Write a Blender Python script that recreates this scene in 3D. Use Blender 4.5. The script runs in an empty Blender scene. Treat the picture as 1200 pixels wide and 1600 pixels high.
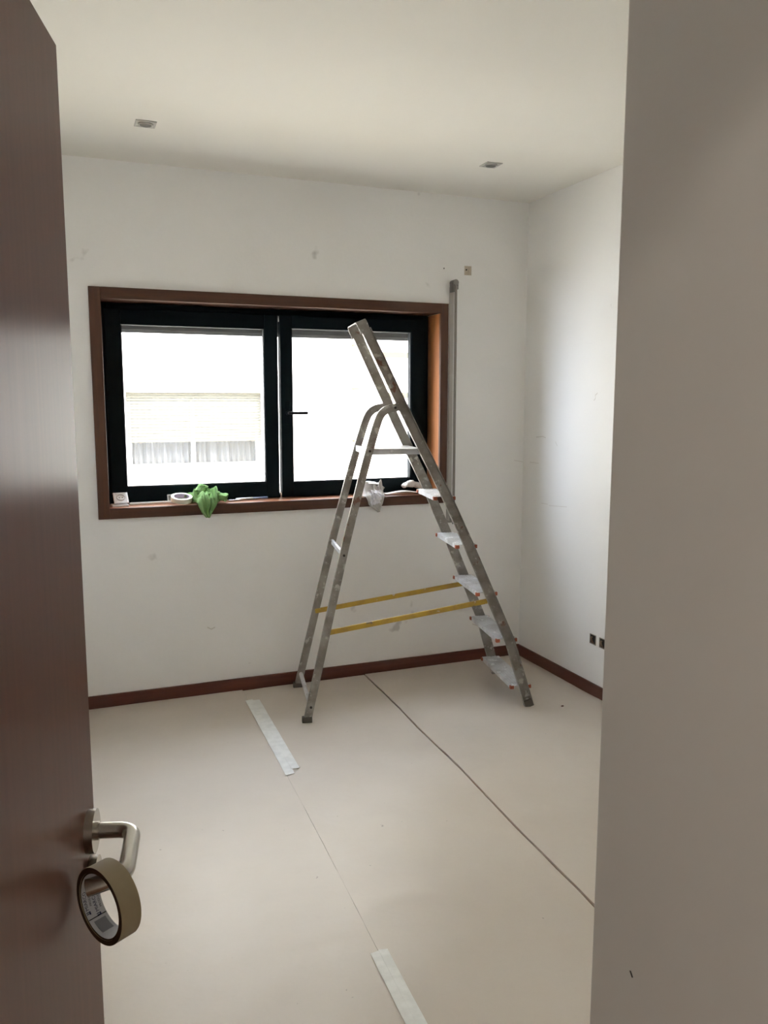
import bpy, bmesh, math, random
from mathutils import Vector, Matrix, noise
random.seed(7)
S = bpy.context.scene
COL = S.collection

# ------------------------------------------------------------------ camera
CAMP = (0.0, 0.0, 1.56)
cam_d = bpy.data.cameras.new('camera')
cam = bpy.data.objects.new('camera', cam_d); COL.objects.link(cam)
cr = Vector((0.92972769, -0.36824592, 0.0011694))
cu = Vector((0.0483514, 0.12522189, 0.99094986))
cf = Vector((0.36505968, 0.92125698, -0.13422746))
M = Matrix((cr, cu, -cf)).transposed().to_4x4(); M.translation = CAMP
cam.matrix_world = M
cam_d.sensor_fit = 'VERTICAL'; cam_d.sensor_height = 24.0
cam_d.lens = 24.0 * 1275.03 / 1600.0
cam_d.clip_start = 0.02; cam_d.clip_end = 300
S.camera = cam
# ------------------------------------------------------------------ light
w = bpy.data.worlds.new('sky'); S.world = w; w.use_nodes = True
bg = w.node_tree.nodes['Background']
bg.inputs[0].default_value = (0.81, 0.885, 1.02, 1); bg.inputs[1].default_value = 20.2
sl = bpy.data.lights.new('sun', 'SUN'); sl.energy = 24.0; sl.angle = 0.01; sl.color = (1.0, 0.93, 0.81)
sun = bpy.data.objects.new('sun', sl); COL.objects.link(sun)
sun.rotation_euler = Vector((-0.32, 0.70, -0.85)).to_track_quat('-Z', 'Y').to_euler()
sun.location = (0, -5, 12)
# added fill light in the hallway behind the camera, from an unseen source
al = bpy.data.lights.new('hall_fill_light', 'AREA'); al.shape = 'DISK'; al.size = 0.35; al.energy = 15.0; al.color = (1.0, 0.93, 0.83)
hall = bpy.data.objects.new('hall_fill_light', al); COL.objects.link(hall); hall.location = (-0.85, -0.55, 2.66)
S.view_settings.view_transform = 'Standard'; S.view_settings.look = 'None'
S.view_settings.gamma = 1.0; S.view_settings.exposure = 0.0
S.view_settings.use_curve_mapping = False
S.cycles.use_denoising = True
S.cycles.max_bounces = 14; S.cycles.diffuse_bounces = 9; S.cycles.transparent_max_bounces = 12
S.cycles.glossy_bounces = 5; S.cycles.caustics_reflective = False; S.cycles.caustics_refractive = False

# ------------------------------------------------------------------ helpers
def mat(name, col, rough=0.6, metal=0.0, spec=0.5, col2=None, nscale=8.0, lo=0.4, hi=0.7, stretch=None,
        bump=0.0, bscale=60.0, coat=0.0, coat_rough=0.1, detail=5.0, spots=None):
    m = bpy.data.materials.new(name); m.use_nodes = True
    nt = m.node_tree; N = nt.nodes; L = nt.links
    b = N['Principled BSDF']
    b.inputs['Base Color'].default_value = (*col, 1); b.inputs['Roughness'].default_value = rough
    b.inputs['Metallic'].default_value = metal; b.inputs['Specular IOR Level'].default_value = spec
    b.inputs['Coat Weight'].default_value = coat; b.inputs['Coat Roughness'].default_value = coat_rough
    tc = N.new('ShaderNodeTexCoord'); mp = N.new('ShaderNodeMapping')
    L.new(tc.outputs['Object'], mp.inputs[0])
    if stretch: mp.inputs['Scale'].default_value = stretch
    out = None
    if col2:
        n = N.new('ShaderNodeTexNoise'); n.inputs['Scale'].default_value = nscale; n.inputs['Detail'].default_value = detail
        L.new(mp.outputs[0], n.inputs[0])
        r = N.new('ShaderNodeMapRange'); r.inputs[1].default_value = lo; r.inputs[2].default_value = hi; L.new(n.outputs[0], r.inputs[0])
        mx = N.new('ShaderNodeMix'); mx.data_type = 'RGBA'
        mx.inputs[6].default_value = (*col, 1); mx.inputs[7].default_value = (*col2, 1)
        L.new(r.outputs[0], mx.inputs[0]); L.new(mx.outputs[2], b.inputs['Base Color']); out = mx.outputs[2]
    for sp in (spots or []):          # (colour, scale, lo, hi)
        n = N.new('ShaderNodeTexNoise'); n.inputs['Scale'].default_value = sp[1]; n.inputs['Detail'].default_value = 3
        L.new(tc.outputs['Object'], n.inputs[0])
        r = N.new('ShaderNodeMapRange'); r.inputs[1].default_value = sp[2]; r.inputs[2].default_value = sp[3]; L.new(n.outputs[0], r.inputs[0])
        mx = N.new('ShaderNodeMix'); mx.data_type = 'RGBA'
        if out: L.new(out, mx.inputs[6])
        else: mx.inputs[6].default_value = (*col, 1)
        mx.inputs[7].default_value = (*sp[0], 1)
        L.new(r.outputs[0], mx.inputs[0]); L.new(mx.outputs[2], b.inputs['Base Color']); out = mx.outputs[2]
    if bump:
        n = N.new('ShaderNodeTexNoise'); n.inputs['Scale'].default_value = bscale; n.inputs['Detail'].default_value = 4
        L.new(mp.outputs[0], n.inputs[0])
        bp = N.new('ShaderNodeBump'); bp.inputs['Strength'].default_value = bump; bp.inputs['Distance'].default_value = 0.004
        L.new(n.outputs[0], bp.inputs['Height']); L.new(bp.outputs[0], b.inputs['Normal'])
    return m

def glass_mat(name, tint=(1, 1, 1), refl=0.08):
    m = bpy.data.materials.new(name); m.use_nodes = True
    nt = m.node_tree; N = nt.nodes; L = nt.links
    for n in list(N): N.remove(n)
    o = N.new('ShaderNodeOutputMaterial'); t = N.new('ShaderNodeBsdfTransparent'); g = N.new('ShaderNodeBsdfGlossy')
    t.inputs[0].default_value = (*tint, 1); g.inputs['Roughness'].default_value = 0.0
    f = N.new('ShaderNodeFresnel')
    ge = N.new('ShaderNodeNewGeometry'); mr = N.new('ShaderNodeMapRange')   # same reflectance on both faces of the thin pane
    mr.inputs[3].default_value = 1.45; mr.inputs[4].default_value = 1/1.45
    L.new(ge.outputs['Backfacing'], mr.inputs[0]); L.new(mr.outputs[0], f.inputs[0])
    x = N.new('ShaderNodeMixShader'); L.new(f.outputs[0], x.inputs[0]); L.new(t.outputs[0], x.inputs[1]); L.new(g.outputs[0], x.inputs[2])
    L.new(x.outputs[0], o.inputs[0])
    return m

def lin(r, g, b):
    f = lambda c: (c/255/12.92) if c/255 <= .04045 else ((c/255+.055)/1.055)**2.4
    return (f(r), f(g), f(b))

def box(bm, lo, hi, bev=0.0):
    x0, y0, z0 = lo; x1, y1, z1 = hi
    vs = [bm.verts.new(p) for p in ((x0,y0,z0),(x1,y0,z0),(x1,y1,z0),(x0,y1,z0),(x0,y0,z1),(x1,y0,z1),(x1,y1,z1),(x0,y1,z1))]
    fs = [bm.faces.new([vs[i] for i in q]) for q in ((0,3,2,1),(4,5,6,7),(0,1,5,4),(1,2,6,5),(2,3,7,6),(3,0,4,7))]
    if bev:
        es = list({e for f in fs for e in f.edges})
        bmesh.ops.bevel(bm, geom=es, offset=bev, segments=2, affect='EDGES', profile=0.5)

def prism(bm, pts, axis, a, b):
    """closed 2-D outline pts extruded along axis from a to b"""
    def P(p, t):
        q = [p[0], p[1]]; q.insert(axis, t); return q
    A = [bm.verts.new(P(p, a)) for p in pts]; B = [bm.verts.new(P(p, b)) for p in pts]
    n = len(pts); bm.faces.new(A); bm.faces.new(B[::-1])
    for i in range(n): bm.faces.new((A[i], B[i], B[(i+1) % n], A[(i+1) % n]))

def cyl(bm, c, ax, r, l, seg=24, r2=None, ring=None):
    """cylinder centred at c along ax; ring = inner radius for a tube"""
    ax = Vector(ax).normalized(); t = ax.orthogonal().normalized(); q = ax.cross(t); c = Vector(c)
    if r2 is None: r2 = r
    def rg(o, rad): return [bm.verts.new(c + ax*o + (t*math.cos(6.28318*i/seg) + q*math.sin(6.28318*i/seg))*rad) for i in range(seg)]
    A, B = rg(-l/2, r), rg(l/2, r2)
    def sk(P, Q):
        for i in range(seg): bm.faces.new((P[i], P[(i+1) % seg], Q[(i+1) % seg], Q[i]))
    sk(A, B)
    if ring is None:
        bm.faces.new(A[::-1]); bm.faces.new(B)
    else:
        C, D = rg(-l/2, ring), rg(l/2, ring)
        sk(D, C); sk(C, A); sk(B, D)

def tube(bm, pts, r, seg=12, cap=True, sect=None, up=None):
    """sweep a circle (or the 2-D section sect) along pts"""
    pts = [Vector(p) for p in pts]; n = len(pts)
    tg = [((pts[min(i+1, n-1)] - pts[i]).normalized() + (pts[i] - pts[max(i-1, 0)]).normalized()).normalized() for i in range(n)]
    u = Vector(up) if up is not None else tg[0].orthogonal()
    rings = []
    for i in range(n):
        a = (u - tg[i]*u.dot(tg[i])).normalized(); b = tg[i].cross(a)
        if up is None: u = a
        rr = r[i] if isinstance(r, (list, tuple)) else r
        if sect: ps = [a*s[0]*rr + b*s[1]*rr for s in sect]
        else: ps = [(a*math.cos(6.28318*k/seg) + b*math.sin(6.28318*k/seg))*rr for k in range(seg)]
        rings.append([bm.verts.new(pts[i] + q) for q in ps])
    m = len(rings[0])
    for i in range(n-1):
        for k in range(m): bm.faces.new((rings[i][k], rings[i][(k+1) % m], rings[i+1][(k+1) % m], rings[i+1][k]))
    if cap: bm.faces.new(rings[0][::-1]); bm.faces.new(rings[-1])

def arc(pts, rad, n=6):
    """round the inner corners of a polyline"""
    pts = [Vector(p) for p in pts]; out = [pts[0]]
    for i in range(1, len(pts)-1):
        a, b, c = pts[i-1], pts[i], pts[i+1]
        d1 = (a-b); d2 = (c-b); k = min(rad, d1.length*.45, d2.length*.45)
        p, q = b + d1.normalized()*k, b + d2.normalized()*k
        for j in range(n+1):
            t = j/n; out.append(p*(1-t)**2 + b*2*t*(1-t) + q*t*t)
    out.append(pts[-1]); return out

def empty(name, loc, label=None, cat=None, group=None, kind=None, rz=0):
    o = bpy.data.objects.new(name, None); COL.objects.link(o); o.location = loc; o.rotation_euler = (0, 0, rz)
    o.empty_display_size = 0.05
    tag(o, label, cat, group, kind); return o
def tag(o, label=None, cat=None, group=None, kind=None):
    if label: o['label'] = label
    if cat: o['category'] = cat
    if group: o['group'] = group
    if kind: o['kind'] = kind
    return o
def obj(name, bm, m, parent=None, smooth=False, loc=None, world=True, label=None):
    """bm in world coordinates (world=True: made local to an unrotated parent chain)"""
    off = Vector((0, 0, 0))
    if world:
        q = parent
        while q is not None: off += Vector(q.location); q = q.parent
        if loc is not None: off = Vector(loc)
    if off.length: bmesh.ops.translate(bm, verts=bm.verts, vec=-off)
    bmesh.ops.recalc_face_normals(bm, faces=bm.faces)
    me = bpy.data.meshes.new(name); bm.to_mesh(me); bm.free()
    if smooth:
        for p in me.polygons: p.use_smooth = True
        try: me.set_sharp_from_angle(angle=math.radians(38))
        except Exception: pass
    me.materials.append(m)
    o = bpy.data.objects.new(name, me); COL.objects.link(o); o.parent = parent
    if loc is not None: o.location = loc
    if label: o['label'] = label
    return o
def B(): return bmesh.new()
def struct(name, bm, m, **k): return tag(obj(name, bm, m, **k), kind='structure')

# ------------------------------------------------------------------ materials
m_wall = mat('wall_paint', (.90, .90, .89), .7, col2=(.87, .87, .86), nscale=1.7, lo=.45, hi=.75, bump=.12, bscale=55, spec=.25,
             spots=[((.62, .615, .60), 5.5, .73, .78)])
m_wallr = mat('smooth_wall_paint', (.86, .86, .845), .5, col2=(.84, .84, .825), nscale=1.3, lo=.45, hi=.75, bump=.08, bscale=40, spec=.3,
             spots=[((.50, .49, .47), 6.5, .73, .77)])
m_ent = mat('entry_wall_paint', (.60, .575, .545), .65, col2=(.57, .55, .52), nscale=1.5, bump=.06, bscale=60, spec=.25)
m_ceil = mat('ceiling_paint', (.835, .82, .765), .75, col2=(.815, .80, .745), nscale=1.2, spec=.2, bump=.05, bscale=30)
def wood(name, c1, c2, rough, stretch, coat=0.0, coat_rough=.15, ns=6.0, bump=.05):
    return mat(name, c1, rough, col2=c2, nscale=ns, lo=.3, hi=.72, stretch=stretch, bump=bump, bscale=ns*1.5, coat=coat, coat_rough=coat_rough, detail=8)
m_skirt = wood('skirting_wood', (.075, .018, .010), (.115, .030, .016), .4, (1, 1, 14), coat=.2)
m_case_h = wood('casing_wood', (.052, .0165, .0055), (.082, .027, .009), .5, (.9, 14, 14), ns=5)
m_case_v = wood('casing_wood_upright', (.056, .0185, .006), (.088, .030, .010), .5, (14, 14, .9), ns=5)
m_reveal = wood('reveal_wood', (.33, .125, .040), (.44, .17, .058), .38, (14, 14, .7), ns=5, coat=.2, coat_rough=.3)
m_sill = wood('sill_wood', (.30, .125, .060), (.38, .170, .085), .32, (.7, 14, 14), ns=5, coat=.3, coat_rough=.25)
m_door = wood('door_veneer', (.100, .030, .017), (.135, .045, .026), .345, (22, 22, .7), ns=3.2, coat=.0, bump=.0)
_n = m_door.node_tree; _p = _n.nodes['Principled BSDF']; _p.inputs['Specular IOR Level'].default_value = .6
_p.inputs['Anisotropic'].default_value = .82      # vertical grain scatters reflections sideways
_v = _n.nodes.new('ShaderNodeVectorTransform'); _v.vector_type = 'VECTOR'; _v.convert_from = 'OBJECT'; _v.convert_to = 'WORLD'; _v.inputs[0].default_value = (1, 0, 0)
_n.links.new(_v.outputs[0], _p.inputs['Tangent'])
m_blk = mat('anthracite_frame', (.0065, .0120, .016), .6, spec=.04)
m_rub = mat('dusty_rubber', (.11, .098, .082), .8)
m_steel = mat('brushed_steel', (.50, .47, .42), .27, metal=1.0, bump=.02, bscale=300)
m_chrome = mat('chrome', (.7, .7, .7), .18, metal=1.0)
m_glass = glass_mat('window_glass')
m_alu = mat('worn_aluminium', (.32, .30, .27), .45, metal=.45, col2=(.22, .20, .178), nscale=14, lo=.42, hi=.62,
            spots=[((.52, .50, .46), 26, .60, .68), ((.20, .11, .08), 17, .685, .73), ((.50, .48, .45), 60, .68, .72)], bump=.12, bscale=90)
m_aluw = mat('paint_spotted_tread', (.62, .63, .64), .45, metal=.25, col2=(.48, .48, .48), nscale=12, lo=.45, hi=.62,
             spots=[((.30, .29, .28), 45, .66, .70), ((.82, .83, .84), 20, .60, .66)], bump=.1, bscale=80)
m_yel = mat('yellow_bar', (.52, .34, .045), .5, col2=(.40, .26, .05), nscale=16, lo=.45, hi=.65,
            spots=[((.20, .16, .12), 11, .67, .69), ((.62, .58, .50), 40, .68, .72)])
m_orange = mat('orange_plastic', (.36, .085, .035), .5)
m_paper = mat('masking_paper', (.58, .52, .445), .40, col2=(.545, .485, .41), nscale=2.3, lo=.4, hi=.7, bump=1.0, bscale=5, spec=.5,
              spots=[((.36, .32, .27), 38, .74, .78)])
m_floor = wood('floor_wood', (.16, .07, .03), (.22, .10, .05), .5, (1, 12, 1))
m_tapes = mat('tape_strip', (.80, .81, .78), .45, col2=(.72, .73, .70), nscale=25, lo=.4, hi=.6)
m_tape = mat('masking_tape', (.36, .30, .185), .55, col2=(.32, .265, .16), nscale=30)
m_tside = mat('tape_side', (.075, .038, .018), .65)
m_core = mat('tape_core', (.56, .57, .60), .5)
m_core2 = mat('tape_core_label', (.25, .26, .29), .5)
m_ink = mat('blue_ink', (.012, .014, .075), .6)
m_inkb = mat('black_ink', (.010, .010, .014), .6)
m_white = mat('white_plastic', (.78, .78, .76), .4)
m_dark = mat('dark_recess', (.03, .026, .022), .8)
m_plastgrey = mat('grey_plastic', (.28, .26, .245), .45)
m_green = mat('green_microfibre', (.20, .36, .13), .95, col2=(.27, .45, .19), nscale=30, bump=.5, bscale=400, spec=.1)
m_hem = mat('green_hem', (.46, .66, .36), .9)
m_rag = mat('grey_rag', (.46, .44, .41), .95, col2=(.56, .54, .51), nscale=25, bump=.3, bscale=300, spec=.1)
m_ragw = mat('white_paper_rag', (.80, .79, .82), .9, bump=.2, bscale=120, spec=.1)
m_stucco = mat('white_stucco', (.80, .78, .73), .9, bump=.2, bscale=20)
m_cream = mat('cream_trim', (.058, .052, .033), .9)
m_slat = mat('shutter_slat', (.085, .080, .060), .6)
m_pvc = mat('white_pvc', (.80, .80, .78), .5)
m_curt = mat('grey_curtain', (.045, .047, .050), .95)
m_asph = mat('street_paving', (.50, .45, .36), .9, col2=(.44, .40, .32), nscale=1)
m_oshut = mat('grey_shutter', (.20, .20, .195), .5)
m_plaster = mat('old_plaster', (.58, .52, .42), .9, col2=(.46, .40, .32), nscale=40)

# ------------------------------------------------------------------ structure
XL, XR, YB, ZC = -0.22, 2.597, 4.275, 2.70
WX0, WX1, WZ0, WZ1 = 0.215, 2.030, 1.030, 2.052      # clear opening inside the wood casing
YO = 4.63                                            # outer face of the outside wall
def wall_hole(bm, x0, x1, z0, z1, y0, y1, hx0, hx1, hz0, hz1):
    xs = [x0, hx0, hx1, x1]; zs = [z0, hz0, hz1, z1]
    g = {}
    for k, y in enumerate((y0, y1)):
        for i, x in enumerate(xs):
            for j, z in enumerate(zs): g[i, j, k] = bm.verts.new((x, y, z))
    for i in range(3):
        for j in range(3):
            if i == 1 and j == 1: continue
            for k in (0, 1): bm.faces.new((g[i,j,k], g[i+1,j,k], g[i+1,j+1,k], g[i,j+1,k]))
    q = [(1,1),(2,1),(2,2),(1,2)]
    for a in range(4):
        (i, j), (i2, j2) = q[a], q[(a+1) % 4]
        bm.faces.new((g[i,j,0], g[i2,j2,0], g[i2,j2,1], g[i,j,1]))
    q = [(0,0),(1,0),(2,0),(3,0),(3,1),(3,2),(3,3),(2,3),(1,3),(0,3),(0,2),(0,1)]
    for a in range(12):
        (i, j), (i2, j2) = q[a], q[(a+1) % 12]
        bm.faces.new((g[i,j,0], g[i2,j2,0], g[i2,j2,1], g[i,j,1]))
b = B(); wall_hole(b, XL-.2, XR+.2, -.25, ZC+.25, YB, YO, WX0-.02, WX1+.02, WZ0-.03, WZ1+.02); struct('wall_back', b, m_wall)
b = B(); wall_hole(b, -9, 12, -6, 3.2, YB+.02, YO-.002, XL-.2, XR+.2, -.25, ZC+.25); struct('wall_exterior', b, m_stucco)
b = B(); box(b, (XR, .80, -.25), (XR+.2, YB, ZC+.25)); struct('wall_right', b, m_wallr)
b = B(); box(b, (XL-.2, .44, -.25), (XL, YB, ZC+.25)); struct('wall_left', b, m_wall)
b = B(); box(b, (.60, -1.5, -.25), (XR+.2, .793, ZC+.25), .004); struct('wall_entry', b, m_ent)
b = B(); box(b, (XL-.2, -1.7, ZC), (XR+.2, YB, ZC+.25)); struct('ceiling', b, m_ceil)
b = B(); box(b, (-1.4, -1.7, -.25), (XR+.2, YB, -.006)); struct('floor', b, m_floor)
b = B(); box(b, (-1.4, .32, -.006), (-.215, .44, ZC)); box(b, (-.215, .32, 2.06), (.60, .44, ZC)); struct('wall_front', b, m_wall)
b = B(); box(b, (-1.4, -1.7, -.006), (.6, -1.5, ZC)); struct('wall_hallway_end', b, m_wall)
b = B(); box(b, (-1.5, -1.7, -.006), (-1.4, .44, ZC)); box(b, (-1.4, -1.7, ZC), (XL-.2, .44, ZC+.2)); struct('wall_hallway_left', b, m_wall)
# skirting boards
def skirt(name, lo, hi):
    b = B(); box(b, lo, hi, .003); struct(name, b, m_skirt)
skirt('baseboard_back', (XL, YB-.013, -.006), (XR, YB, .066))
skirt('baseboard_right', (XR-.013, .80, -.006), (XR, YB-.013, .066))
skirt('baseboard_left', (XL, .46, -.006), (XL+.013, YB-.013, .066))
# small wear on the walls, as geometry
b = B(); prism(b, [(.7165, .8905), (.7185, .8895), (.7135, .8835), (.712, .885)], 0, .5993, .6005); struct('trim_1', b, m_dark); bpy.data.objects['trim_1']['label'] = 'small dark gouge in the white entry wall'

# scuffs and pencil marks, as thin raised flecks on the two walls
m_scuff = mat('scuff', (.70, .68, .65), .8)
for ax_, pts_, wd_ in [(0, [(2.5974, 4.1958, 1.2032), (2.5974, 4.0975, 1.2025)], 0.0035), (0, [(2.5974, 4.1326, 1.354), (2.5974, 4.0643, 1.3604), (2.5974, 4.0305, 1.3544)], 0.005), (0, [(2.5974, 3.9314, 1.3369), (2.5974, 3.9109, 1.3128)], 0.006), (0, [(2.5974, 3.9776, 0.9678), (2.5974, 3.7991, 0.9818)], 0.003), (0, [(2.5974, 3.5567, 1.6049), (2.5974, 3.5778, 1.5919), (2.5974, 3.5715, 1.5787), (2.5974, 3.5872, 1.5656)], 0.007), (0, [(2.5974, 4.0587, 0.9732), (2.5974, 3.9912, 0.9736)], 0.003), (1, [(2.5348, 4.2753, 1.2109), (2.6017, 4.2753, 1.1976)], 0.003), (1, [(0.6825, 4.2753, 0.367), (0.7025, 4.2753, 0.3544), (0.7231, 4.2753, 0.3629)], 0.007), (1, [(2.2709, 4.2753, 0.2238), (2.315, 4.2753, 0.2073)], 0.008)]:
    b = B(); i_ = 1-ax_; va, vb_ = [], []
    for q_ in pts_:
        lo_ = list(q_); lo_[ax_] -= .0008; lo_[2] -= wd_/2; hi_ = list(lo_); hi_[2] += wd_
        va.append(b.verts.new(lo_)); vb_.append(b.verts.new(hi_))
    for k_ in range(len(pts_)-1): b.faces.new((va[k_], va[k_+1], vb_[k_+1], vb_[k_]))
    obj('scuff_mark', b, m_scuff, bpy.data.objects['wall_right' if ax_ == 0 else 'wall_back'])

# unseen white disc added above the hallway fill light
b = B(); cyl(b, (-.85, -.55, 2.685), (0, 0, 1), .19, .03, 32); tag(obj('hall_fill_disc', b, m_white), 'flat round white disc added above the unseen hallway fill light', 'lamp')

# door frame of the doorway the door hangs in
df = empty('trim_2', (.2, .38, 0), kind='structure')
b = B(); box(b, (-.215, .315, -.006), (-.18, .445, 2.06)); obj('jamb', b, m_case_v, df)
b = B(); box(b, (.585, .315, -.006), (.60, .445, 2.06)); obj('jamb', b, m_case_v, df)
b = B(); box(b, (-.18, .315, 2.04), (.585, .445, 2.06)); obj('head_jamb', b, m_case_h, df)

# ------------------------------------------------------------------ window
win = empty('window_1', ((WX0+WX1)/2, YB, WZ0), kind='structure')
yc = YB-.020; cw = .055
b = B(); box(b, (WX0-cw, yc, WZ0-cw), (WX0, YB, WZ1+cw), .002); obj('casing', b, m_case_v, win)
b = B(); box(b, (WX1, yc, WZ0-cw), (WX1+cw-.007, YB, WZ1+cw), .002); obj('casing', b, m_case_v, win)
b = B(); box(b, (WX0, yc, WZ1), (WX1, YB, WZ1+cw), .002); obj('casing', b, m_case_h, win)
b = B(); box(b, (WX0, yc, WZ0-cw), (WX1, YB, WZ0-.002), .002); obj('casing', b, m_case_h, win)
yf = 4.425                                           # room face of the fixed frame
b = B(); box(b, (WX1+.002, YB+.0015, WZ0), (WX1+.018, yf+.05, WZ1), .001); obj('reveal_board', b, m_reveal, win)
b = B(); box(b, (WX0-.018, YB+.0015, WZ0), (WX0-.002, yf+.05, WZ1), .001); obj('reveal_board', b, m_reveal, win)
b = B(); box(b, (WX0-.002, YB+.0015, WZ1+.002), (WX1+.002, yf+.05, WZ1+.018)); obj('reveal_board', b, m_case_h, win)
b = B(); box(b, (WX0-.018, yc+.006, WZ0-.026), (WX1+.018, yf+.05, WZ0), .002); obj('sill_board', b, m_sill, win)
def ringframe(bm, x0, x1, z0, z1, y0, y1, wl, wr, wb, wt, bev=.0025):
    box(bm, (x0, y0, z0), (x0+wl, y1, z1), bev); box(bm, (x1-wr, y0, z0), (x1, y1, z1), bev)
    box(bm, (x0+wl, y0, z0), (x1-wr, y1, z0+wb), bev); box(bm, (x0+wl, y0, z1-wt), (x1-wr, y1, z1), bev)
b = B(); ringframe(b, WX0, WX1, WZ0, WZ1, yf, yf+.065, .035, .040, .018, .030)
obj('outer_frame', b, m_blk, win)
def sash(x0, x1, z0, z1, gx0, gx1, gz0, gz1, y0, parent, rz=0, piv=None):
    e = bpy.data.objects.new('sash', None); COL.objects.link(e); e.parent = parent; e.empty_display_size = .05
    px = piv if piv is not None else x0
    e.location = Vector((px, y0, z0)) - Vector(parent.location); e.rotation_euler = (0, 0, rz)
    off = Vector((px, y0, z0))
    def loc(bm, n, m, **k):
        bmesh.ops.translate(bm, verts=bm.verts, vec=-off); return obj(n, bm, m, e, world=False, **k)
    b = B(); ringframe(b, x0, x1, z0, z1, y0, y0+.055, gx0-x0, x1-gx1, gz0-z0, z1-gz1, .003); loc(b, 'sash_frame', m_blk)
    b = B(); ringframe(b, gx0, gx1, gz0, gz1, y0+.004, y0+.029, .005, .005, .005, .0015, .0004); loc(b, 'glazing_bead', mat('bead_grey', (.030, .032, .033), .7, spec=.1) if 'bead_grey' not in bpy.data.materials else bpy.data.materials['bead_grey'])
    b = B(); box(b, (gx0+.001, y0+.030, gz0+.001), (gx1-.001, y0+.034, gz1-.001)); loc(b, 'pane', m_glass)
    return e, loc
s1, _ = sash(.235, 1.123, WZ0+.008, 2.022, .312, 1.050, 1.117, 1.945, 4.402, win)
s2, loc2 = sash(1.135, 2.010, WZ0+.006, 2.022, 1.198, 1.912, 1.113, 1.953, 4.398, win, rz=math.radians(.45), piv=2.010)
# handle on the right sash
hx, hz, hy = 1.166, 1.497, 4.398
b = B(); box(b, (hx-.014, hy-.012, hz-.062), (hx+.014, hy, hz+.062), .005); cyl(b, (hx, hy-.02, hz), (0, 1, 0), .012, .04, 20)
loc2(b, 'handle_base', m_blk, smooth=True)
b = B(); tube(b, arc([(hx, hy-.018, hz), (hx, hy-.045, hz), (hx+.105, hy-.045, hz)], .014), [.009]*9+[.0065], 12); loc2(b, 'handle_lever', mat('black_handle', (.03, .03, .032), .3, metal=.6), smooth=True)
b = B(); cyl(b, (1.129, 4.400, 2.0), (0, 0, 1), .006, .03, 12); cyl(b, (1.129, 4.400, 1.045), (0, 0, 1), .006, .03, 12); obj('hinge', b, m_chrome, win)
# outer stone sill + raised roller shutter whose lowest slats hang into view
b = B(); box(b, (WX0-.02, yf+.065, WZ0-.06), (WX1+.02, YO+.04, WZ0-.005)); obj('outer_sill', b, m_stucco, win)
sh = bpy.data.objects.new('roller_shutter', None); COL.objects.link(sh); sh.parent = win; sh.location = (0, .27, .9)
for k in range(5):
    b = B(); z = 1.917 + k*.037
    prism(b, [(4.553, z), (4.562, z), (4.566, z+.018), (4.562, z+.0375), (4.553, z+.0375), (4.549, z+.018)], 0, WX0-.015, WX1+.015)
    obj('slat', b, m_oshut, sh, world=True)

# ------------------------------------------------------------------ paper sheets on the floor
def seam1(y): return .856-.0363*(4.19-y) + .002*math.sin(y*3)
def seam2(y): return 1.573-.0407*(4.267-y) + .004*math.sin(y*2.3+1) + .003*math.sin(y*7)
def sheet(name, fx0, fx1, y0, y1, z, label, seed):
    b = B(); nx, ny = 26, 90; g = []
    for j in range(ny+1):
        y = y0+(y1-y0)*j/ny; r = []
        for i in range(nx+1):
            x = fx0(y)+(fx1(y)-fx0(y))*i/nx
            h = .0026*noise.noise((x*2.2+seed, y*5, 0)) + .0030*max(0, noise.noise((x*3+seed, y*11, 4)))
            hh = z+.0015+max(0, h+.0008)
            r.append(b.verts.new((x, y, hh)))
        g.append(r)
    for j in range(ny):
        for i in range(nx): b.faces.new((g[j][i], g[j][i+1], g[j+1][i+1], g[j+1][i]))
    ed = bmesh.ops.extrude_edge_only(b, edges=[e for e in b.edges if e.is_boundary])
    for v in [v for v in ed['geom'] if isinstance(v, bmesh.types.BMVert)]: v.co.z = -.0058+z
    o = obj(name, b, m_paper, smooth=True); tag(o, label, 'paper sheet', 'protective paper sheets on the floor'); return o
sheet('floor_paper', lambda y: XL+.016, lambda y: seam1(y)-.0002, .85, YB-.016, 0.0, 'left-hand beige protective paper sheet on the floor, beside the open door', 1)
sheet('floor_paper', lambda y: seam1(y)+.0008, lambda y: seam2(y)-.005, .85, YB-.03, 0.0, 'middle beige protective paper sheet between the taped seam and the dark open seam', 9)
sheet('floor_paper', lambda y: seam2(y)+.005, lambda y: XR-.016, .85, YB-.016, 0.0, 'right-hand beige protective paper sheet under the ladder treads, along the right wall', 17)
def strip(x0f, wd, ya, yb, z, label, sd):
    b = B(); n = 26; rnd = random.Random(sd); L_, R_ = [], []
    for i in range(n+1):
        y = ya+(yb-ya)*i/n; x = x0f(y)+.0012*noise.noise((y*9, sd, 0))
        e = 0
        L_.append(b.verts.new((x, y+(rnd.uniform(-.012, .012) if i in (0, n) else 0), z+.0006*abs(noise.noise((y*20, sd, 2))))))
        R_.append(b.verts.new((x+wd, y+(rnd.uniform(-.012, .012) if i in (0, n) else 0), z+.0006*abs(noise.noise((y*17, sd, 5))))))
    for i in range(n): b.faces.new((L_[i], R_[i], R_[i+1], L_[i+1]))
    # torn end: a small tooth
    ed = bmesh.ops.extrude_face_region(b, geom=list(b.faces))
    for v in [v for v in ed['geom'] if isinstance(v, bmesh.types.BMVert)]: v.co.z -= .0005
    o = obj('tape_strip', b, m_tapes); tag(o, label, 'tape', 'white tape strips over the left paper seam'); return o
strip(lambda y: .838-.026*(4.09-y)/.95, .040, 3.17, 4.085, .0068, 'far white tape strip on the paper seam, the left one of the pair', 3)
strip(lambda y: .874-.026*(4.09-y)/.95, .036, 3.22, 4.075, .0074, 'far white tape strip on the paper seam, the right one of the pair', 4)
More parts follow.
